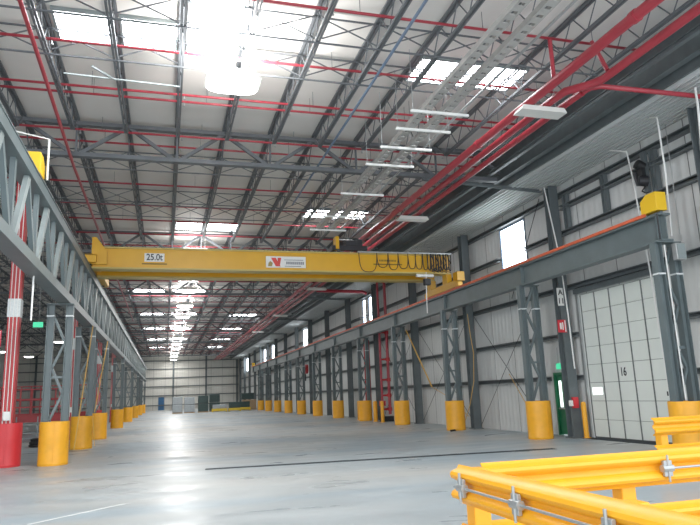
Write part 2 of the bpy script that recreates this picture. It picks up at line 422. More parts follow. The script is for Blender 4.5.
def end_stop(x, y, z, label, sy=1):
    t = Thing('end_stop', label, 'buffer', (x, y, z))
    b = MB(); pr = [(-.28, 0), (.28, 0), (.28, .34), (.05, .48), (-.28, .48)]
    b.sweep([(sy * a, c) for a, c in pr], (x - .16, y, z), (x + .16, y, z), (0, 1, 0)); t.part('bracket', b, M['stop'], bevel=.01)
    b = MB(); b.tube([(x, y + sy * .28, z + .22), (x, y + sy * .42, z + .22)], .07, 12); t.part('bumper', b, M['black'])
    return t
end_stop(XR, 12.95, 5.92, 'yellow end stop on the near end of the right crane beam')
end_stop(XR, 91.4, 5.92, 'small yellow end stop at the far end of the right crane beam', -1)
end_stop(XL, 15.2, 6.81, 'yellow end stop on top of the left crane truss')

# ------------------------------------------------------------------ left crane truss
t = Thing('crane_truss', 'deep grey steel truss carrying the crane rail on the left', 'truss', (XL, 8, 4.66))
Y0, Y1 = 8.3, 106
b = MB(); b.box(XL - .2, XL + .17, Y0, Y1, 4.68, 4.92); t.part('bottom_chord', b, M['crane_steel'])
b = MB(); b.box(XL - .2, XL + .17, Y0, Y1, 6.45, 6.7); b.box(XL - .22, XL + .19, Y0, Y1, 6.7, 6.73); t.part('top_chord', b, M['crane_steel'])
b = MB(); b.box(XL - .03, XL + .03, Y0, Y1, 6.73, 6.79); t.part('crane_rail', b, M['steel'])
y = Y0 + .05
while y < Y1 - 2.3:
    dg = MB(); vt = MB(); vs_ = MB()
    dg.beam((XL + .06, y + .1, 4.9), (XL + .06, y + 1.1, 6.48), .2, .1, (1, 0, 0))
    vt.beam((XL + .02, y + 1.25, 6.48), (XL + .02, y + 2.3, 4.9), .14, .1, (1, 0, 0))
    vs_.beam((XL + .02, y + 2.36, 4.9), (XL + .02, y + 2.36, 6.48), .1, .14, (0, 1, 0))
    y += 2.4
    t.part('diagonal', dg, M['pale_steel']); t.part('diagonal', vt, M['crane_steel']); t.part('vertical', vs_, M['crane_steel'])  # rising diagonals paler: light on their faces is put into the colour

# ------------------------------------------------------------------ bridge crane
cx0, cx1, cy = -2.74, 12.0, 25.3
CL = (0, cy, 6.69)
t = Thing('bridge_crane', 'yellow overhead bridge crane spanning between the two crane rows', 'crane', CL)
def girder(y):
    b = MB(); b.box(cx0, cx1, y + .06, y + .5, 6.73, 7.47); g = t.part('girder', b, M['crane'])
    b = MB(); b.box(cx0, cx1, y, y + .56, 7.47, 7.53); t.part('flange', b, M['crane_edge'], g)
    b = MB(); b.box(cx0, cx1, y, y + .56, 6.67, 6.73); t.part('flange', b, M['crane_edge'], g)
    return g
girder(cy); girder(cy + 1.75)
b = MB()
for y in (cy + .3, cy + 2.05): b.box(cx0, cx1, y - .03, y + .03, 7.53, 7.6)
t.part('trolley_rails', b, M['steel'])
# end trucks
def truck(x, z0, y0, y1, h, w=.3):
    b = MB(); b.sweep([(y0, 0), (y1, 0), (y1, h * .62), (y1 - .5, h), (y0 + .5, h), (y0, h * .62)], (x - w / 2, 0, z0 + .05), (x + w / 2, 0, z0 + .05), (0, 1, 0))
    e = t.part('end_truck', b, M['crane'], bevel=.015)
    for yy in (y0 + .45, y1 - .45):
        b = MB(); b.tube([(x - .08, yy, z0 + .12), (x + .08, yy, z0 + .12)], .11, 14); t.part('wheel', b, M['dark'], e)
    return e
truck(XR, 5.92, 24.3, 28.0, .3, .22)
truck(-2.8, 6.81, 25.0, 30.8, .42, .46)
b = MB(); b.box(11.8, 12.05, cy + .05, cy + .5, 6.24, 6.67); t.part('end_seat', b, M['crane'])
b = MB(); b.box(11.8, 12.05, cy + 1.8, cy + 2.25, 6.24, 6.67); t.part('end_seat', b, M['crane'])
b = MB(); b.box(12.06, 12.4, 24.8, 25.25, 6.3, 6.7); t.part('end_bracket', b, M['crane'])
b = MB(); b.sweep([(0, 0), (.55, 0), (.55, .5), (.15, 1.05), (0, 1.05)], (cx0 - .02, 25.22, 6.82), (cx0 - .02, 25.295, 6.82), (1, 0, 0)); t.part('end_plate', b, M['crane'])
# capacity plate and lettering
yf = cy + .06
b = MB(); b.box(-.86, -.12, yf - .02, yf, 6.98, 7.31); pl = t.part('capacity_plate', b, M['white'])
text('25.0t', .36, (-.49, yf - .026, 7.145), (PI / 2, 0, 0), M['ink'], pl, off=CL, sx=.82)
b = MB(); b.box(-.95, -.02, yf - .008, yf, 6.87, 6.92); t.part('stencilled_line', b, M['darktext'])
b = MB(); b.box(3.85, 5.5, yf - .02, yf, 6.83, 7.3); pl = t.part('maker_placard', b, M['white'], label='white placard with a red slanted letter logo')
b = MB()
b.add([(4.05, yf - .026, 7.24), (4.25, yf - .026, 7.24), (4.45, yf - .026, 6.88), (4.25, yf - .026, 6.88)], [(0, 3, 2, 1)])
b.add([(4.33, yf - .027, 7.24), (4.48, yf - .027, 7.24), (4.42, yf - .027, 6.94), (4.33, yf - .027, 7.06)], [(0, 3, 2, 1)])
t.part('logo', b, M['logo_red'], pl)
b = MB(); b.add([(3.93, yf - .026, 6.88), (4.09, yf - .026, 6.88), (4.13, yf - .026, 7.02), (4.02, yf - .026, 7.1), (3.95, yf - .026, 7.02)], [(0, 1, 2, 3, 4)]); t.part('logo_square', b, M['olive'], pl)
b = MB(); b.box(4.6, 5.4, yf - .026, yf - .02, 7.14, 7.17)
xx = 4.68
while xx < 5.38: b.box(xx, xx + .06, yf - .026, yf - .02, 6.97, 7.09); xx += .085
b.box(4.62, 5.3, yf - .026, yf - .02, 6.88, 6.91)
t.part('fine_print', b, M['inkgrey'], pl)
b = MB()
for x0 in range(12): b.box(8.72 + x0 * .065, 8.765 + x0 * .065, yf - .006, yf, 7.18, 7.26)
b.box(8.45, 9.75, yf - .006, yf, 7.03, 7.08); t.part('stencilled_name', b, M['darktext'])
# festoon cables
b = MB(); b.box(7.7, 12.0, cy - .18, cy - .12, 7.5, 7.56); t.part('festoon_track', b, M['galv'])
xs = [7.75, 8.55, 9.05, 9.5, 9.95, 10.3, 10.62, 10.85, 11.0, 11.12, 11.25, 11.36, 11.47, 11.6, 11.72, 11.84, 11.95]
for k in range(len(xs) - 1):
    a, c = xs[k], xs[k + 1]; dep = (.85 if k == 0 else .72) + random.uniform(-.06, .05); y = cy - .15 - random.uniform(0, .07)
    if k == 1: dep = .62
    pts = []
    for j in range(13):
        u = j / 12; pts.append((a + (c - a) * (u - .13 * math.sin(2 * PI * u)), y, 7.5 - dep * (1 - abs(2 * u - 1) ** 2.6)))
    b = MB(); b.tube(pts, .018 if k < 7 else .024, 6); t.part('festoon_cable', b, M['black'], smooth=True)
for k in range(5):
    b = MB(); a = 11.0 + k * .19; b.tube([(a, cy - .24, 7.5), (a + .12, cy - .25, 7.1), (a - .1, cy - .25, 6.75), (a + .15, cy - .2, 6.7)], .02, 6); t.part('festoon_cable', b, M['black'], smooth=True)
b = MB(); b.tube([(10.4, cy + .1, 6.6), (11.2, cy + .1, 6.6)], .07, 10); t.part('sleeve', b, M['white'], smooth=True)
# hoist trolley
HL = (7.5, 26.3, 7.6)
h = Thing('hoist_trolley', 'dark hoist trolley riding on top of the yellow bridge crane', 'hoist', HL)
b = MB()
for a in ((6.7, 6.85, 25.5, 27.4), (8.1, 8.25, 25.5, 27.4), (6.85, 8.1, 25.5, 25.62), (6.85, 8.1, 27.28, 27.4)): b.box(*a, 7.66, 7.86)
h.part('frame', b, M['dark'])
b = MB(); b.tube([(7.0, 26.3, 8.1), (7.8, 26.3, 8.1)], .22, 18); h.part('rope_drum', b, M['dark'], smooth=True)
b = MB(); b.box(7.8, 8.2, 26.0, 26.6, 7.86, 8.28); h.part('motor', b, M['dark'], bevel=.02)
b = MB(); b.box(6.85, 7.0, 25.46, 25.9, 7.7, 8.25); h.part('yellow_bracket', b, M['crane'], bevel=.01)
b = MB(); b.box(7.3, 7.8, 25.46, 25.9, 7.86, 8.1); h.part('control_box', b, M['dark'], bevel=.02)
for yy in (25.6, 27.35):
    for xx in (7.0, 8.0):
        b = MB(); b.tube([(xx, yy - .05, 7.66), (xx, yy + .05, 7.66)], .06, 12); h.part('wheel', b, M['steel'])
h.o.location.z += .015
p = Thing('crane_pendant', 'dark control pendant hanging from the right end of the crane', 'pendant', (10.7, 25.0, 5.9))
b = MB(); b.tube([(10.7, 25.0, 6.66), (10.68, 25.0, 6.3)], .02, 6); b.tube([(10.66, 25.0, 6.12), (10.64, 25, 4.9)], .02, 6); p.part('cable', b, M['white'])
b = MB(); b.box(10.56, 10.86, 24.88, 25.1, 6.1, 6.38); p.part('housing', b, M['black'], bevel=.03)

# ------------------------------------------------------------------ roof structure
def joist_mesh():
    L = 12.86
    a = MB(); a.box(-.075, -.012, 0, L, -.06, 0); a.box(.012, .075, 0, L, -.06, 0)
    c = MB(); c.box(-.06, -.012, .75, L - .75, -.68, -.62); c.box(.012, .06, .75, L - .75, -.68, -.62)
    w = MB(); n = 12; dy = (L - 1.5) / n; y = .75
    w.tube([(0, .05, -.04), (0, .75, -.65)], .02, 5, cap=False); w.tube([(0, L - .05, -.04), (0, L - .75, -.65)], .02, 5, cap=False)
    for k in range(n):
        w.tube([(0, y, -.65), (0, y + dy / 2, -.03)], .016, 5, cap=False); w.tube([(0, y + dy / 2, -.03), (0, y + dy, -.65)], .016, 5, cap=False); y += dy
    return a, c, w
ja, jc, jw = joist_mesh()
first = None
for gi in range(len(GY)):
    y = GY[gi]; k0 = -4 if gi == 0 else (-6 if gi == 1 else (-9 if gi == 2 else -13)); k1 = 9
    if gi > 6: k0 = -8
    if gi == len(GY) - 1: continue
    for k in range(k0, k1):
        x = JX0 + JP * k; loc = (x, y + .07, ZD - .02)
        lab = 'open web steel roof joist in the %s roof bay from the near end' % ordn(gi)
        if first is None:
            first = bpy.data.objects.new('roof_joist', None); COL.objects.link(first); first.location = loc
            tag(first, lab, 'joist', 'roof joists of the %s bay' % ordn(gi))
            obj('top_chord', ja, M['joist'], first); obj('bottom_chord', jc, M['joist'], first); obj('web', jw, M['joist'], first)
        else:
            dup(first, loc, lab, 'roof joists of the %s bay' % ordn(gi))
first_g = None
for gi, y in enumerate(GY):
    if y > YE - 1: continue
    lab = 'dark steel roof girder truss crossing the hall, %s from the near end' % ordn(gi)
    if first_g is None:
        first_g = bpy.data.objects.new('roof_girder', None); COL.objects.link(first_g); first_g.location = (0, y, 8.8); tag(first_g, lab, 'girder')
        X0, X1 = JX0 - 13 * JP, 11.15
        a = MB(); a.box(X0, X1, -.1, -.015, .98, 1.1); a.box(X0, X1, .015, .1, .98, 1.1)
        c = MB(); c.box(X0, 11.1, -.1, -.015, 0, .13); c.box(X0, 11.1, .015, .1, 0, .13)
        w = MB(); v = MB()
        for k in range(-13, 9):
            x = JX0 + JP * k
            if k % 2 == 0:
                if k > -13: w.beam((x - .06, 0, 1.0), (x - JP + .08, 0, .08), .1, .1, (0, 1, 0))
                w.beam((x + .06, 0, 1.0), (x + JP - .08, 0, .08), .1, .1, (0, 1, 0))
            else: v = MB(); v.beam((x, 0, .1), (x, 0, 1.0), .06, .05, (0, 1, 0)); obj('vertical', v, M['joist'], first_g)
        obj('top_chord', a, M['joist'], first_g); obj('bottom_chord', c, M['joist'], first_g)
        obj('diagonals', w, M['joist'], first_g)
    else: dup(first_g, (0, y, 8.8), lab)
# bridging rows (cross bracing between joists)
first_b = None; nb = 0
for gi, g0 in enumerate(GY[:-1]):
    for dy in (2.2, 6.2, 7.9):
        if g0 + dy > YE: continue
        lab = 'thin grey bridging with crossed braces between joists, %s from the near end' % ordn(nb); loc = (0, g0 + dy, ZD)
        if first_b is None:
            first_b = bpy.data.objects.new('joist_bridging', None); COL.objects.link(first_b); first_b.location = loc; tag(first_b, lab, 'bridging')
            a = MB(); a.beam((JX0 - 8 * JP, 0, -.11), (10.3, 0, -.11), .035, .035); a.beam((JX0 - 8 * JP, .03, -.715), (10.3, .03, -.715), .035, .035)
            c = MB()
            for k in range(-8, 8):
                x = JX0 + JP * k
                c.beam((x + .08, -.03, -.13), (x + JP - .08, -.03, -.66), .025, .025); c.beam((x + .08, -.07, -.66), (x + JP - .08, -.07, -.13), .025, .025)
            obj('runner', a, M['joist'], first_b); obj('cross_braces', c, M['joist'], first_b)
        else: dup(first_b, loc, lab)
        nb += 1
# longitudinal eave beams near the right wall
for i, (x, z, w, h_) in enumerate(((11.3, 9.1, .2, .5), (10.75, 9.0, .12, .14))):
    b = MB(); b.sweep(ibeam(w, h_, .03, .03), (x, 6, z), (x, YE - .5, z), (1, 0, 0))
    o = obj('eave_beam', b, M['steel'] if i < 2 else M['girt']); tag(o, ['deep dark beam along the hall beside the corrugated soffit', 'slender dark beam along the hall between the red pipes and the soffit', 'narrow grey strut running below the corrugated soffit'][i], 'beam', None, 'structure')
b = MB()
for y in (19.0, 32.0, 45.0, 58.0, 71.0): 
    b = MB(); b.tube([(8.2, y, 8.66), (12.74, y, 8.46)], .045, 8); b.tube([(8.2, y + .12, 8.78), (12.74, y + .12, 8.56)], .03, 8); o = obj('tie_strut', b, M['steel']); tag(o, 'grey twin tie strut under the soffit reaching a wall column, %s from the near end' % ordn(int((y - 19) / 13)), 'strut')
# red branch pipes
PY = [11.55, 13.95, 16.1, 16.5, 18.9, 19.8, 23.7, 26.4, 28.7, 31.2, 33.6, 36.2, 38.8, 41.4, 44.0]
while PY[-1] < 113: PY.append(PY[-1] + 3.25)
def branch(k, y):
    lab = 'thin red sprinkler branch pipe across the roof, %s from the near end' % ordn(k)
    r = bpy.data.objects.new('sprinkler_pipe', None); COL.objects.link(r); r.location = (0, y, 9.55); tag(r, lab, 'pipe'); return r
a = MB(); a.tube([(-6, 0, 0), (10.9, 0, 0)], .034, 8); pipe_me = a.mesh('pipe', M['red'], smooth=True)
c = MB(); c.tube([(0, 0, 0), (0, 0, -.12)], .015, 6); c.tube([(0, 0, -.11), (0, 0, -.13)], .035, 8); head_me = c.mesh('sprinkler_head', M['galv'])
d = MB(); d.tube([(0, 0, .02), (0, 0, .44)], .008, 5); rod_me = d.mesh('hanger_rod', M['joist'])
for k, y in enumerate(PY):
    r = branch(k, y)
    o = bpy.data.objects.new('pipe', pipe_me); COL.objects.link(o); o.parent = r
    if k < 9:
        for q in range(6):
            o = bpy.data.objects.new('sprinkler_head', head_me); COL.objects.link(o); o.parent = r; o.location = (-5.4 + 2.87 * q, 0, 0)
            o = bpy.data.objects.new('hanger_rod', rod_me); COL.objects.link(o); o.parent = r; o.location = (-4.8 + 2.87 * q, 0, 0)
# big red mains
def main_pipe(pts, r, label, drops):
    t = Thing('sprinkler_main', label, 'pipe', pts[0])
    b = MB(); b.tube(pts, r, 16); pp = t.part('pipe', b, M['red'], smooth=True)
    y = pts[0][1] + 1.5; x = pts[0][0]
    while drops and y < pts[-1][1] - 1:
        b = MB(); b.tube([(x, y - .07, pts[0][2]), (x, y + .07, pts[0][2])], r + .02, 14); t.part('coupling', b, M['red'], smooth=True); y += 6.4
    return t
main_pipe([(8.38, 7.4, 8.45), (8.38, 117, 8.45)], .11, 'thick red sprinkler main along the hall, the one nearest the middle', True)
main_pipe([(9.4, 7.4, 8.45), (9.4, 11.2, 8.45), (9.25, 11.5, 8.45), (8.9, 11.9, 8.45), (8.87, 12.4, 8.45), (8.87, 117, 8.45)], .095, 'thick red sprinkler main with a kink beside the branch to the wall', False)
main_pipe([(9.34, 11.86, 8.45), (9.33, 12.3, 8.45), (9.33, 117, 8.45)], .085, 'thick red sprinkler main nearest the right wall, bending toward it', False)
b = MB(); b.tube([(9.36, 11.84, 8.45), (9.4, 11.62, 8.45), (9.6, 11.5, 8.45), (12.5, 11.45, 8.45)], .06, 10); o = obj('branch_pipe', b, M['red'], smooth=True); tag(o, 'thin red pipe branching from the mains toward the upper right wall column', 'pipe')
b = MB(); b.tube([(9.4, 11.0, 8.56), (9.4, 11.4, 9.5)], .05, 8); o = obj('riser_nipple', b, M['red'], smooth=True); tag(o, 'short red upright joining a main to a branch pipe', 'pipe')
b = MB(); b.tube([(8.38, 11.55, 8.57), (8.38, 11.55, 9.51)], .05, 8); o = obj('riser_nipple', b, M['red'], smooth=True); tag(o, 'short red upright on the thick main nearest the middle', 'pipe')
b = MB(); b.tube([(-2.56, 8.5, 8.78), (-2.8, 20, 8.78), (-2.86, 60, 8.78)], .045, 10); o = obj('sprinkler_main', b, M['red'], smooth=True); tag(o, 'slim red pipe running along the hall above the left crane truss', 'pipe')
b = MB(); b.tube([(-4.35, 16.2, 9.25), (-4.35, 16.2, 8.0)], .05, 8); b.tube([(-4.35, 16.2, 8.0), (-4.35, 16.2, 7.9)], .1, 8); o = obj('sprinkler_drop', b, M['red'], smooth=True); tag(o, 'short red drop pipe with a flange at the upper left', 'pipe')
b = MB(); b.tube([(9.45, 36.4, 8.45), (12.4, 36.4, 8.45), (12.75, 36.4, 8.2), (12.75, 36.4, .4)], .09, 12); 
t = Thing('sprinkler_riser', 'bright red riser pipe with fittings standing by the right wall', 'pipe', (12.5, 36.4, 0))
t.part('pipe', b, M['red'], smooth=True)
b = MB(); b.tube([(12.3, 36.4, 8.3), (12.3, 36.4, .4)], .07, 12); t.part('second_pipe', b, M['red'], smooth=True)
for z in (.7, 1.5, 2.4, 3.6, 5.2):
    b = MB(); b.tube([(12.3, 36.4, z), (12.75, 36.4, z)], .06, 8); b.tube([(12.75, 36.4, z - .1), (12.75, 36.4, z + .1)], .13, 12); t.part('fitting', b, M['redcol'])
b = MB(); b.box(12.15, 12.45, 36.25, 36.55, .9, 1.2); t.part('valve', b, M['redcol'])
b = MB(); b.box(12.15, 12.9, 36.2, 36.6, 0, .3); t.part('footing', b, M['black'])
t = Thing('valve_stand', 'slim red laced riser beside the fourth crane post', 'pipe', (12.4, 38.9, 0))
b = MB(); b.tube([(12.25, 39.4, 0), (12.25, 39.4, 5)], .05, 8); b.tube([(12.55, 39.4, 0), (12.55, 39.4, 5)], .05, 8); t.part('pipe', b, M['redcol'])
b = MB(); z = .3; q = 0
while z < 4.8: b.tube([(12.25 + .3 * (q % 2), 39.4, z), (12.55 - .3 * (q % 2), 39.4, z + .4)], .03, 6); z += .4; q += 1
t.part('lacing', b, M['redcol'])
# flat yellow bollards by the riser and by the dock door
def bollard(x, y, label, w=.12, h_=1.2):
    t = Thing('bollard', label, 'bollard', (x, y, 0)); b = MB(); b.lathe([(.001, 0), (w, 0), (w, h_ - .06), (w * .7, h_ - .01), (.001, h_)], 16, c=(x, y)); t.part('post', b, M['guard'], smooth=True)
    b = MB(); b.lathe([(w + .06, 0), (w + .06, .02), (w - .001, .02)], 16, c=(x, y)); t.part('base_flange', b, M['guard'])
b = MB(); b.tube([(9.45, 40.5, 8.4), (12.7, 40.8, 8.4), (13.0, 40.9, 8.3)], .11, 10); o = obj('cross_main', b, M['red'], smooth=True); tag(o, 'thick red crosswise pipe from the mains to the right wall, seen below the crane girder', 'pipe')
bollard(12.0, 35.6, 'yellow bollard in front of the red riser, nearer one', .1)
bollard(12.0, 36.9, 'yellow bollard in front of the red riser, farther one', .12)
bollard(12.0, 40.3, 'yellow bollard half hidden beside the fourth right post guard', .1)
bollard(13.05, 18.32, 'slim yellow bollard at the left jamb of the dock door', .08, 1.15)

# cable tray
def tray(x, label):
    t = Thing('cable_tray', label, 'cable tray', (x, 7.4, 8.3))
    for sx in (-.1, .1):
        b = MB(); b.box(x + sx - .012, x + sx + .012, 7.4, 24.6, 8.28, 8.4); t.part('side_rail', b, M['tray'])
    b = MB(); y = 7.5
    while y < 24.4: b.box(x - .088, x + .088, y, y + .17, 8.28, 8.3); y += .27
    b.box(x - .088, x - .06, 7.4, 24.6, 8.281, 8.299); b.box(x + .06, x + .088, 7.4, 24.6, 8.281, 8.299)
    t.part('perforated_base', b, M['tray'])
tray(5.9, 'perforated grey cable tray hung along the hall, left one of the pair')
tray(6.42, 'perforated grey cable tray hung along the hall, right one of the pair')
b = MB(); b.tube([(6.85, 7.4, 8.36), (6.85, 24.6, 8.36)], .03, 8); o = obj('conduit', b, M['galv'], smooth=True); tag(o, 'thin grey conduit beside the pair of cable trays', 'conduit')
b = MB(); b.tube([(4.72, 7.6, 9.1), (4.72, 24, 9.1)], .035, 8); o = obj('conduit', b, M['bluegrey'], smooth=True); tag(o, 'blue grey pipe running along the roof joists', 'conduit')
hg = None
for i, y in enumerate((13.15, 14.2, 15.45, 16.8, 19.6, 22.4, 24.4)):
    lab = 'white trapeze hanger under the cable trays, %s from the near end' % ordn(i); loc = (6.25, y, 8.24)
    if hg is None:
        hg = bpy.data.objects.new('trapeze_hanger', None); COL.objects.link(hg); hg.location = loc; tag(hg, lab, 'hanger')
        b = MB(); b.box(-.75, .75, -.03, .03, -.04, .02); obj('strut', b, M['white'], hg)
        for q in (-.7, .7): b = MB(); b.tube([(q, 0, 0), (q, 0, 1.6)], .01, 5); obj('rod', b, M['galv'], hg)
    else: dup(hg, loc, lab)

# lamps
lm = None
LY = [13.4, 32.6, 42.2, 49.3, 56.0, 65.8, 75.5, 83.8, 92, 100, 107.8, 117]
def make_lamp(loc, lab, grp=None):
    r = bpy.data.objects.new('high_bay_lamp', None); COL.objects.link(r); r.location = loc; tag(r, lab, 'lamp', grp)
    b = MB(); b.sweep([(-.62, 0), (.62, 0), (.5, .16), (.2, .22), (-.2, .22), (-.5, .16)], (0, -.32, .0), (0, .32, .0), (1, 0, 0)); obj('housing', b, M['offwhite'], r)
    b = MB(); b.sweep([(-.58, 0), (-.5, -.07), (-.3, -.12), (.3, -.12), (.5, -.07), (.58, 0)], (0, -.29, -.001), (0, .29, -.001), (1, 0, 0)); obj('lens', b, M['lamp'], r)
    
    for q in (-.5, .5): b = MB(); b.tube([(q, 0, .1), (q, 0, .6)], .014, 5); b.tube([(q, 0, .6), (q, 0, 1.33)], .008, 5); obj('hanger_wire', b, M['white'], r)
    b = MB(); b.box(-.62, .62, -.02, .02, .58, .62); obj('hanger_bar', b, M['white'], r)
    return r
for i, y in enumerate(LY):
    lab = 'bright high bay lamp hanging in the row over the aisle, %s from the near end' % ordn(i)
    if lm is None: lm = make_lamp((1.33, y, 8.62), lab)
    else: dup(lm, (1.33, y, 8.62), lab)
for i, (x, y) in enumerate(((-11.2, 76), (-18.4, 99), (-19.5, 89))):
    dup(lm, (x, y, 8.4), 'bright lamp in the side bay beyond the left truss, %s from the near end' % ordn(i))
# unlit flat fixtures on the right
fx = None
for i, (x, y) in enumerate(((8.66, 12.62), (9.1, 22.3), (9.1, 30), (9.1, 38.9), (9.1, 52.5), (9.1, 66))):
    lab = 'unlit white strip light fixture near the red mains, %s from the near end' % ordn(i); loc = (x, y, 8.18)
    if fx is None:
        fx = bpy.data.objects.new('strip_light', None); COL.objects.link(fx); fx.location = loc; tag(fx, lab, 'light fixture')
        b = MB(); b.sweep([(-.62, 0), (.62, 0), (.55, .12), (-.55, .12)], (0, -.2, 0), (0, .2, 0), (1, 0, 0)); obj('housing', b, M['offwhite'], fx)
        
        for q in (-.45, .45): b = MB(); b.tube([(q, 0, .1), (q, 0, 1.78)], .008, 5); obj('hanger_wire', b, M['galv'], fx)
    else: dup(fx, loc, lab)
# pale diagonal strut in the near roof
b = MB(); b.beam((-2.4, 14.8, 9.2), (.2, 14.95, 9.2), .03, .03); b.beam((-1.74, 14.35, 9.2), (-1.3, 14.88, 9.2), .04, .04); o = obj('pale_strut', b, M['pale_steel']); tag(o, 'thin pale strut tying the joists below the near skylight', 'strut')

# ------------------------------------------------------------------ dock door
d = bpy.data.objects.new('door_1', None); COL.objects.link(d); d.location = (XW, 16.48, 0)
tag(d, 'tall white sectional dock door marked sixteen in the right wall', 'door', None, 'structure')
DO = (XW, 16.48, 0)
y0, y1, zt = 14.68, 18.28, 4.64; rows = 8
for r_ in range(rows):
    b = MB(); za, zb = zt * r_ / rows + .008, zt * (r_ + 1) / rows - .008
    if r_ == 0: za = .05
    b.box(XW + .05, XW + .1, y0, y1, za, zb); obj('door_panel', b, M['door'], d, DO)
b = MB()
for k in range(0, 6):
    y = y0 + (y1 - y0) * k / 5; b.box(XW + .035, XW + .052, y - .022, y + .022, .05, zt - .01)
obj('door_stiles', b, M['doorline'], d, DO)
b = MB(); b.box(XW + .1, XW + .12, y0 - .05, y1 + .05, 0, zt + .05); obj('door_light_block', b, M['doorline'], d, DO)  # sheet added behind the panels to keep outside light from their gaps
b = MB(); b.box(XW + .04, XW + .099, y0, y1, 0, .05); obj('bottom_seal', b, M['rubber'], d, DO)
b = MB(); b.box(XW + .04, XW + .05, 17.68, 18.16, 1.36, 1.58); obj('window_pane', b, M['slit'], d, DO)
text('16', .36, (XW + .045, 16.6, 2.02), (PI / 2, 0, -PI / 2), M['ink'], d, off=DO, sx=.8)
b = MB()
for yy in (y0 - .08, y1 + .08): b.box(XW - .06, XW + .02, yy - .05, yy + .05, .0, 4.67)
obj('door_track', b, M['galv'], d, DO)
b = MB(); b.box(XW - .12, XW + .02, y0 - .42, y0 - .2, 0, 4.8); b.box(XW - .12, XW + .0, y0 - .2, y1 + .14, 4.68, 4.84); obj('door_frame', b, M['steel'], d, DO)
b = MB(); b.box(12.9, XW, y0 - .2, y1 + .2, 0, .012); obj('threshold', b, M['slot'], d, DO)
b = MB(); b.box(XW + .04, XW + .055, y0 + .1, y0 + .25, 1.3, 1.42); obj('door_handle', b, M['dark'], d, DO)
# green personnel door
d = bpy.data.objects.new('door_2', None); COL.objects.link(d); d.location = (XW, 19.75, 0)
tag(d, 'green personnel door with a narrow bright pane past the dock door', 'door', None, 'structure'); DO = (XW, 19.75, 0)
b = MB(); b.box(XW + .03, XW + .08, 19.38, 20.12, .02, 2.06); obj('door_leaf', b, M['green'], d, DO)
b = MB(); b.box(XW - .03, XW + .12, 19.30, 19.38, 0, 2.14); b.box(XW - .03, XW + .12, 20.12, 20.20, 0, 2.14); b.box(XW - .03, XW + .12, 19.38, 20.12, 2.06, 2.14); obj('door_frame', b, M['green'], d, DO)
b = MB(); b.box(XW + .015, XW + .031, 19.84, 19.98, .95, 1.85); obj('door_pane', b, M['slit'], d, DO)
b = MB(); b.box(XW - .03, XW + .03, 19.47, 20.05, .88, .93); obj('push_bar', b, M['galv'], d, DO)
# green lit exit sign above it
e = Thing('exit_sign', 'small lit green sign above the green personnel door', 'sign', (XW, 19.8, 2.3))
b = MB(); b.box(XW - .06, XW - .01, 19.68, 19.92, 2.25, 2.45); e.part('lit_face', b, M['greenlamp'], bevel=.008)
b = MB(); b.tube([(XW - .04, 19.8, 2.45), (XW - .04, 19.8, 3.0)], .012, 6); e.part('conduit', b, M['galv'])
# blue far door
d = bpy.data.objects.new('door_3', None); COL.objects.link(d); d.location = (-.6, YE, 0); DO = (-.6, YE, 0)
tag(d, 'small blue door in the far end wall', 'door', None, 'structure')
b = MB(); b.box(-1.0, -.2, YE - .06, YE - .01, .02, 2.15); obj('door_leaf', b, M['blue'], d, DO)
b = MB(); b.box(-1.1, -1.0, YE - .1, YE - .01, 0, 2.25); b.box(-.2, -.1, YE - .1, YE - .01, 0, 2.25); b.box(-1.0, -.2, YE - .1, YE - .01, 2.15, 2.25); obj('door_frame', b, M['blue'], d, DO)

# signs on the first wall column and left edge
e = Thing('grid_sign', 'white sign with black letter A on the wall column by the dock door', 'sign', (12.75, 18.7, 4.3))
b = MB(); b.box(12.66, 12.88, 18.54, 18.57, 4.32, 4.92); e.part('plate', b, M['white'])
text('A', .26, (12.77, 18.535, 4.76), (PI / 2, 0, 0), M['ink'], e.o, off=e.loc); text('11', .26, (12.77, 18.535, 4.47), (PI / 2, 0, 0), M['ink'], e.o, off=e.loc)
e = Thing('fire_sign', 'square red sign with white marks on the wall column by the green door', 'sign', (12.62, 18.7, 3.4))
def firesign(e, x0, x1, y, z0, z1):
    b = MB(); b.box(x0, x1, y, y + .03, z0, z1); p = e.part('plate', b, M['sign_red'])
    w, h_ = x1 - x0, z1 - z0; b = MB()
    for a, c, f, g in ((.2, .42, .25, .75), (.5, .62, .2, .8), (.8, .92, .05, .95)): b.box(x0 + w * a, x0 + w * c, y - .006, y, z0 + h_ * f, z0 + h_ * g)
    e.part('marks', b, M['white'], p)
firesign(e, 12.56, 12.88, 18.54, 3.42, 3.84)
e = Thing('fire_sign', 'red sign with white marks beside the red column at the left edge', 'sign', (-4.6, 20.8, 3.5))
firesign(e, -5.1, -4.66, 20.9, 3.42, 3.9)
e = Thing('fire_alarm_box', 'small red and white call box on the column beside the green door', 'alarm', (12.9, 19.0, 1.0))
b = MB(); b.box(12.8, 13.0, 18.48, 18.58, .95, 1.3); e.part('box', b, M['sign_red'], bevel=.01)
b = MB(); b.box(12.68, 12.79, 18.48, 18.58, 1.02, 1.2); e.part('switch', b, M['white'], bevel=.005)
e = Thing('hose_reel', 'round red hose reel mounted between posts far along the right wall', 'hose reel', (12.9, 60, 4.1))
b = MB(); b.tube([(12.7, 60, 4.1), (12.95, 60, 4.1)], .45, 20); e.part('drum', b, M['redcol'], smooth=True)
b = MB(); b.tube([(12.66, 60, 4.1), (12.7, 60, 4.1)], .28, 16); b.tube([(12.8, 60.2, 3.7), (12.8, 60.3, 3.0)], .05, 8); e.part('hose', b, M['black'])

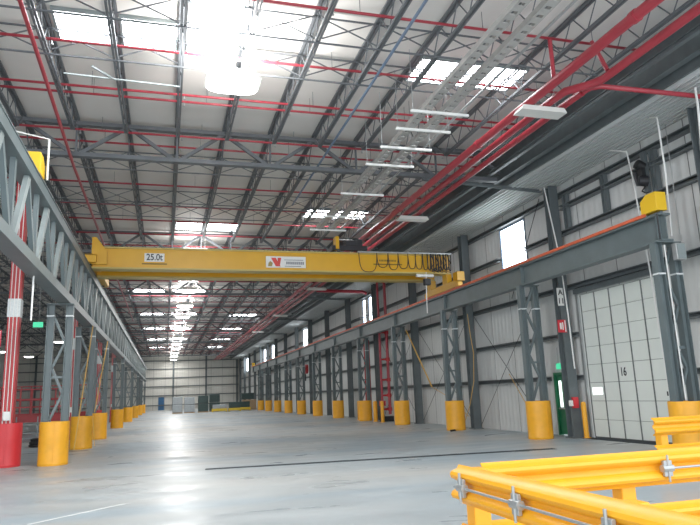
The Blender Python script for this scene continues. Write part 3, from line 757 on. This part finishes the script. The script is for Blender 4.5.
# conduits on the right wall
def conduit(pts, label, r=.022, m='white'):
    b = MB(); b.tube(pts, r, 8); o = obj('conduit', b, M[m], smooth=True); tag(o, label, 'conduit')
conduit([(12.1, 11.3, 8.58), (12.1, 11.3, 8.1), (12.1, 11.35, 7.4), (12.1, 11.5, 6.0)], 'thick white conduit dropping at the upper right corner', .028)
conduit([(12.3, 13.05, 8.6), (12.3, 12.8, 8.5), (12.3, 12.78, 7.0), (12.3, 12.88, 5.3)], 'white conduit dropping behind the near end stop')
conduit([(12.6, 15.1, 8.5), (12.9, 14.75, 8.34), (12.9, 14.65, 7.59), (12.9, 14.58, 6.5), (12.95, 14.5, 4.6), (13.0, 14.45, 1.2)], 'white conduit on the wall above the dock door')
conduit([(12.7, 18.75, 8.56), (12.68, 18.7, 8.45), (12.68, 18.45, 7.1), (12.72, 18.3, 6.0), (12.75, 18.2, 4.0), (12.75, 18.15, 2.2)], 'white conduit down the first wall column')
conduit([(13.05, 13.33, 8.6), (13.05, 13.38, 5.5)], 'faint thin conduit on the wall right of the near end stop', .014, 'galv')
for i, y in enumerate((16.22, 18.25, 14.05)):
    b = MB(); b.sweep(ibeam(.16, .2, .02, .02), (13.17, y, 6.93), (13.17, y, 8.14), (1, 0, 0), (0, 1, 0)); o = obj('jamb_post', b, M['steel'])
    tag(o, ['short dark post between wall girts above the middle of the dock door', 'short dark post between wall girts above the left dock door jamb', 'short dark post between wall girts behind the wall motor'][i], 'post')
conduit([(XR - .14, 12.62, 5.0), (XR - .14, 12.62, 1.25)], 'thin pale conduit on the near right crane post', .015)
e = Thing('junction_box', 'grey electrical box at the near end of the right crane beam', 'electrical box', (12.4, 12.6, 4.5))
b = MB(); b.box(11.98, 12.26, 12.45, 12.6, 4.6, 5.02); e.part('housing', b, M['galv'], bevel=.01)
b = MB(); b.box(12.01, 12.23, 12.43, 12.45, 4.63, 4.99); e.part('cover', b, M['pale_steel'])
e = Thing('exhaust_fan', 'black motor unit mounted high on the wall above the near end stop', 'fan', (13.0, 14.3, 7.2))
b = MB(); b.box(12.98, 13.1, 14.2, 14.34, 6.95, 8.15); e.part('mount', b, M['steel'])
b = MB(); b.tube([(12.8, 14.32, 7.8), (13.0, 14.3, 7.7)], .14, 14); b.box(12.85, 12.98, 14.2, 14.4, 7.3, 7.75); e.part('motor', b, M['black'], smooth=True)
b = MB(); b.tube([(12.78, 14.3, 7.28), (13.0, 14.2, 7.25)], .15, 14); b.tube([(12.85, 14.5, 7.6), (12.9, 14.45, 7.2)], .06, 8); e.part('gearbox', b, M['dark'], smooth=True)
b = MB(); b.tube([(12.9, 14.2, 7.1), (12.95, 14.4, 7.02), (13.1, 14.45, 7.0)], .02, 6); e.part('cable', b, M['black'])
# hanging tube on the left + green lamp
b = MB(); b.tube([(XL - .05, 16.1, 4.66), (XL - .05, 16.1, 3.62)], .02, 8); o = obj('hanging_tube', b, M['white'], smooth=True); tag(o, 'thin white tube hanging below the left crane truss', 'tube')
b = MB(); b.tube([(-2.7, 15.3, 6.75), (-2.7, 15.3, 7.75)], .025, 8); b.tube([(-2.7, 15.3, 7.75), (-3.5, 15.0, 7.8)], .015, 8); o = obj('conduit', b, M['white'], smooth=True); tag(o, 'white upright tube beside the end stop on the left truss', 'conduit')
e = Thing('exit_sign', 'small green lit sign behind the left crane truss', 'sign', (-4.6, 27, 4.5))
b = MB(); b.box(-4.95, -4.6, 27, 27.06, 4.65, 4.85); e.part('lit_face', b, M['greenlamp'])
b = MB(); b.tube([(-4.75, 27.03, 4.85), (-4.75, 27.03, 9.2)], .012, 6); e.part('hanger', b, M['galv'])

# ropes
def rope(pts, label, r=.02):
    b = MB(); b.tube(pts, r, 6); o = obj('rope', b, M['rope'], smooth=True); tag(o, label, 'rope')
rope([(-2.7, 26.2, 4.6), (-2.98, 24.6, .15)], 'yellow rope slanting down to the second left guard')
rope([(-2.7, 32.9, 4.6), (-3.0, 31.2, 1.3)], 'yellow rope slanting down behind the second left guard')
rope([(-2.62, 26.7, 1.2), (-2.52, 26.76, .1)], 'yellow rope hanging over the second left guard', .012)
rope([(12.3, 31.95, 4.9), (12.9, 30.3, 1.85)], 'pale yellow rope slanting off the third right crane post', .035)
rope([(12.9, 30.3, 1.85), (12.9, 28.2, 1.3), (12.9, 26.4, .5)], 'limp yellow rope near the wall between the second and third right posts', .014)
rope([(12.7, 25.4, 4.9), (12.66, 25.2, 4.0), (12.6, 24.9, 3.2), (12.72, 25.3, 2.0), (12.6, 25.6, 1.0), (12.5, 26.0, .3)], 'yellow rope looping down beside the second wall column', .014)
rope([(12.9, 22.6, 2.2), (12.5, 20.9, 1.1), (12.2, 19.8, .5)], 'yellow rope slanting to the guard in front of the green door', .014)

# floor markings
b = MB(); b.beam((.99, 16.75, .004), (10.3, 15.95, .004), .3, .004); o = obj('trim_3', b, M['slot']); tag(o, 'long dark joint strip across the concrete floor', 'floor joint', None, 'structure')
b = MB(); b.beam((-1.88, 10.8, .004), (-.62, 12.1, .004), .06, .004); o = obj('trim_4', b, M['chalk']); tag(o, 'thin white line on the floor at the lower left', 'floor line', None, 'structure')
b = MB(); b.tube([(11.3, 24.9, .04), (11.5, 24.93, .05), (11.55, 25.0, .03)], .04, 8); o = obj('scrap', b, M['dark'], smooth=True); tag(o, 'small dark scrap lying on the floor before the second right guard', 'debris')

# ------------------------------------------------------------------ foreground guardrail
WP = [(0, 0), (.018, .028), (.075, .05), (.085, .075), (.075, .1), (.02, .13), (.012, .155), (.02, .18), (.075, .21), (.085, .235), (.075, .26), (.018, .282), (0, .31)]
def wprof(sgn, th=.006):
    o_ = [(sgn * a, z) for a, z in WP]; i_ = [(sgn * (a - th), z) for a, z in reversed(WP)]
    return o_ + i_
def wrail(t, p, q, side, ztop, name='rail'):
    b = MB(); p = (p[0], p[1], ztop - .31); q = (q[0], q[1], ztop - .31)
    b.sweep(wprof(1, .01), p, q, side)
    return t.part(name, b, M['rail'], smooth=True)
def rpost(t, x, y, w=.15, h_=1.05):
    b = MB(); b.box(x - w / 2, x + w / 2, y - w / 2, y + w / 2, .02, h_); p = t.part('post', b, M['rail'], bevel=.01)
    b = MB(); b.box(x - .15, x + .15, y - .15, y + .15, 0, .02); t.part('base_plate', b, M['rail'], p)
def clamp(t, par, x, y, z, ax):
    b = MB()
    if ax == 'y':   # face looks to -X
        b.box(x - .03, x + .0, y - .045, y + .045, z - .07, z + .07); b.tube([(x - .015, y - .06, z), (x - .015, y + .06, z)], .035, 8); b.tube([(x - .03, y, z - .12), (x - .03, y, z + .12)], .012, 6)
    else:
        b.box(x - .045, x + .045, y - .03, y, z - .07, z + .07); b.tube([(x - .06, y - .015, z), (x + .06, y - .015, z)], .035, 8); b.tube([(x, y - .03, z - .12), (x, y - .03, z + .12)], .012, 6)
    t.part('clamp', b, M['galv'], par, bevel=.004)
gx = 2.42
t = Thing('guardrail', 'yellow double guardrail in the foreground running from its corner toward the viewer', 'guardrail', (gx, 5.15, 0))
up = wrail(t, (gx, .6), (gx, 5.22), (-1, 0, 0), 1.07); lo = wrail(t, (gx, .6), (gx, 5.22), (-1, 0, 0), .6)
for z in (1.07, .6):
    b = MB(); b.sweep(wprof(1, .014), (gx + .002, 5.221, z - .312), (gx + .002, 5.226, z - .312), (-1, 0, 0)); t.part('rusty_end', b, M['rust'], label='rusty cut end of the rail')
rpost(t, gx + .09, 5.08); rpost(t, gx + .09, 3.2); rpost(t, gx + .09, 1.3)
b = MB(); b.tube([(gx - .1, .7, .915), (gx - .1, 5.0, .915)], .011, 8); rd = t.part('rod', b, M['galv'], up, smooth=True)
for y in (4.97, 4.12, 3.15, 2.2): clamp(t, up, gx - .085, y, .915, 'y')
t = Thing('guardrail', 'yellow double guardrail in the foreground crossing from the corner to the right edge', 'guardrail', (gx, 5.25, 0))
up = wrail(t, (gx + .2, 5.2), (6.6, 5.2), (0, -1, 0), 1.07); lo = wrail(t, (gx + .2, 5.2), (6.6, 5.2), (0, -1, 0), .6)
for x in (4.1, 6.2): rpost(t, x, 5.29)
clamp(t, up, 4.45, 5.115, .915, 'x')
b = MB(); b.tube([(4.45, 5.1, .915), (6.5, 5.1, .915)], .011, 8); t.part('rod', b, M['galv'], up, smooth=True)
t = Thing('guardrail', 'short yellow double guardrail at the right edge in front of the dock door', 'guardrail', (8.3, 9.75, 0))
wrail(t, (8.3, 9.75), (11.2, 9.75), (0, -1, 0), 1.07); wrail(t, (8.3, 9.75), (11.2, 9.75), (0, -1, 0), .6)
for x in (8.55, 10.9): rpost(t, x, 9.84)

# ------------------------------------------------------------------ far end goods
def pallet(t, x0, x1, y0, y1):
    b = MB(); 
    for k in range(5):
        a = x0 + (x1 - x0 - .12) * k / 4; b.box(a, a + .12, y0, y1, .1, .13)
    for k in range(3):
        a = y0 + (y1 - y0 - .1) * k / 2; b.box(x0, x1, a, a + .1, 0, .1)
    t.part('pallet', b, M['wood'])
def stack(x, y, w, h_, label, m, tiers, cat='pallet load'):
    t = Thing('pallet_stack', label, cat, (x, y, 0)); pallet(t, x - w / 2, x + w / 2, y - .6, y + .6)
    dz = (h_ - .13) / tiers
    for k in range(tiers):
        b = MB(); e = random.uniform(0, .05); b.box(x - w / 2 + e, x + w / 2 - e, y - .55, y + .55, .13 + dz * k, .13 + dz * (k + 1) - .04); t.part('load', b, m, bevel=.06)
stack(1.55, 86, 1.25, 2.1, 'leftmost plastic wrapped pallet load before the far wall', M['wrap'], 2)
stack(3.05, 86, 1.3, 2.0, 'second plastic wrapped pallet load, left of the dark green stack', M['wrap'], 2)
stack(4.75, 86, 1.3, 2.15, 'dark green stack beside the wrapped pallets', M['dgreen'], 2)
stack(6.4, 89, 1.4, 2.3, 'dark green stack standing behind the yellow bins', M['dgreen'], 2)
def low(x, y, w, h_, label, top):
    t = Thing('yellow_bin', label, 'bin', (x, y, 0)); b = MB(); b.box(x - w / 2, x + w / 2, y - .5, y + .5, .1, .42); b.box(x - w / 2, x - w / 2 + .15, y - .5, y + .5, 0, .1); b.box(x + w / 2 - .15, x + w / 2, y - .5, y + .5, 0, .1); t.part('tray', b, M['ybin'], bevel=.03)
    b = MB(); b.box(x - w / 2 + .1, x + w / 2 - .1, y - .4, y + .4, .42, .42 + h_); t.part('contents', b, top, bevel=.05)
low(6.7, 84.5, 1.9, .5, 'low yellow bin with pale contents at the far end', M['wrap'])
low(8.6, 84.5, 1.6, .75, 'low yellow bin with dark green contents at the far end', M['dgreen'])
low(10.1, 86.5, 1.5, .75, 'low yellow bin beside the brown crate at the far end', M['dgreen'])
stack(11.2, 90.5, 1.9, 1.4, 'brown crate on a pallet at the far right corner', M['wood'], 1)
t = Thing('green_box', 'green box resting on top of the brown crate', 'box', (10.9, 90.5, 1.4)); b = MB(); b.box(10.1, 11.8, 90.1, 90.9, 1.4, 2.2); t.part('body', b, M['dgreen'], bevel=.04); b = MB(); b.box(10.08, 11.82, 90.08, 90.92, 2.2, 2.26); t.part('lid', b, M['dgreen'])

# ------------------------------------------------------------------ left background: red frames and cart
def redframe(x0, x1, y, label, z1=2.6):
    t = Thing('red_barrier', label, 'barrier', (x0, y, 0))
    b = MB(); b.box(x0, x1, y - .06, y + .06, .75, 1.15); t.part('base_beam', b, M['redcol'])
    b = MB()
    for z in (1.6, 2.05, z1): b.box(x0, x1, y - .03, y + .03, z - .035, z + .035)
    t.part('rails', b, M['redcol'])
    b = MB(); x = x0
    while x <= x1 + .01: b.box(x - .035, x + .035, y - .035, y + .035, 1.1, z1); x += .62
    t.part('uprights', b, M['redcol'])
    for x in (x0, x1):
        b = MB(); b.box(x - .07, x + .07, y - .07, y + .07, 0, .75); t.part('leg', b, M['redcol'])
redframe(-9.8, -5.2, 41, 'red steel barrier frame behind the left crane row, nearer one')
redframe(-11.5, -5.4, 50, 'red steel barrier frame behind the left crane row, farther one', 3.0)
t = Thing('equipment_cart', 'grey wheeled cart behind the red and yellow guards on the left', 'cart', (-6.0, 36, 0))
b = MB()
for z in (.35, .75): b.box(-7.2, -4.9, 35.5, 36.5, z, z + .05)
for x in (-7.2, -6.05, -4.95):
    for y in (35.5, 36.45): b.box(x, x + .05, y, y + .05, .2, 1.15)
t.part('frame', b, M['pale_steel'])
for x in (-7.0, -5.1):
    for y in (35.6, 36.4): b = MB(); b.tube([(x - .03, y, .1), (x + .03, y, .1)], .1, 12); t.part('wheel', b, M['black'])
t = Thing('tyre_pile', 'black rubber coil lying on the floor behind the first left guards', 'coil', (-4.85, 30, 0))
b = MB()
for k, r_ in enumerate((.42, .40, .36)):
    pts = [(-4.9 + r_ * math.cos(a * PI / 12), 30 + r_ * math.sin(a * PI / 12), .07 + k * .11) for a in range(25)]; b.tube(pts, .065, 8)
t.part('coil', b, M['black'], smooth=True)
for i, (x, y) in enumerate(((-8.2, 60), (-14, 60), (-9.5, 80))):
    b = MB(); b.sweep(ibeam(.3, .3, .03, .03), (x, y, 0), (x, y, 9.9), (1, 0, 0), (0, 1, 0)); o = obj('building_column', b, M['steel']); tag(o, 'dark building column in the side bay on the left, %s one' % ordn(i), 'column')
b = MB(); b.box(-16, -4.4, 70, 71, .0, 1.0); 

# ------------------------------------------------------------------ light
w = bpy.data.worlds.new('World'); scn.world = w; w.use_nodes = True
bg = w.node_tree.nodes['Background']; bg.inputs[0].default_value = (.88, .94, 1, 1); bg.inputs[1].default_value = 3.0
def area(x, y, z, sx, sy, power, rot=(0, 0, 0), col=(1, 1, 1)):
    l = bpy.data.lights.new('lamp_light', 'AREA'); l.shape = 'RECTANGLE'; l.size = sx; l.size_y = sy; l.energy = power; l.color = col
    o = bpy.data.objects.new('lamp_light', l); COL.objects.link(o); o.location = (x, y, z); o.rotation_euler = rot; return o
for y in LY:
    area(1.33, y, 8.45, 1.2, .6, 520 if y < 15 else 230, (0, 0, 0), (1, .99, .96))
    area(1.33, y, 8.9, 1.2, .6, 520 if y < 15 else 110, (PI, 0, 0), (1, .99, .97))  # upward light added over each lamp to brighten the roof deck

# ------------------------------------------------------------------ camera
f, p, yw, rl = 638.1, .2019, .28439, -.0383
F = Vector((math.sin(yw) * math.cos(p), math.cos(yw) * math.cos(p), math.sin(p)))
R = Vector((math.cos(yw), -math.sin(yw), 0)); U = R.cross(F)
c, s_ = math.cos(rl), math.sin(rl)
R2 = R * c + U * s_; U2 = U * c - R * s_
cd = bpy.data.cameras.new('camera'); cam = bpy.data.objects.new('camera', cd); COL.objects.link(cam)
cd.sensor_width = 36; cd.lens = f / 700 * 36; cd.clip_end = 400; cd.clip_start = .05
m = Matrix((( R2.x, U2.x, -F.x, 0), (R2.y, U2.y, -F.y, 0), (R2.z, U2.z, -F.z, 1.7), (0, 0, 0, 1)))
cam.matrix_world = m; scn.camera = cam
scn.view_settings.view_transform = 'Standard'; scn.view_settings.look = 'None'; scn.view_settings.exposure = .0; scn.view_settings.gamma = 1.12
scn.cycles.use_denoising = True; scn.cycles.max_bounces = 8; scn.cycles.diffuse_bounces = 5; scn.cycles.sample_clamp_indirect = 6
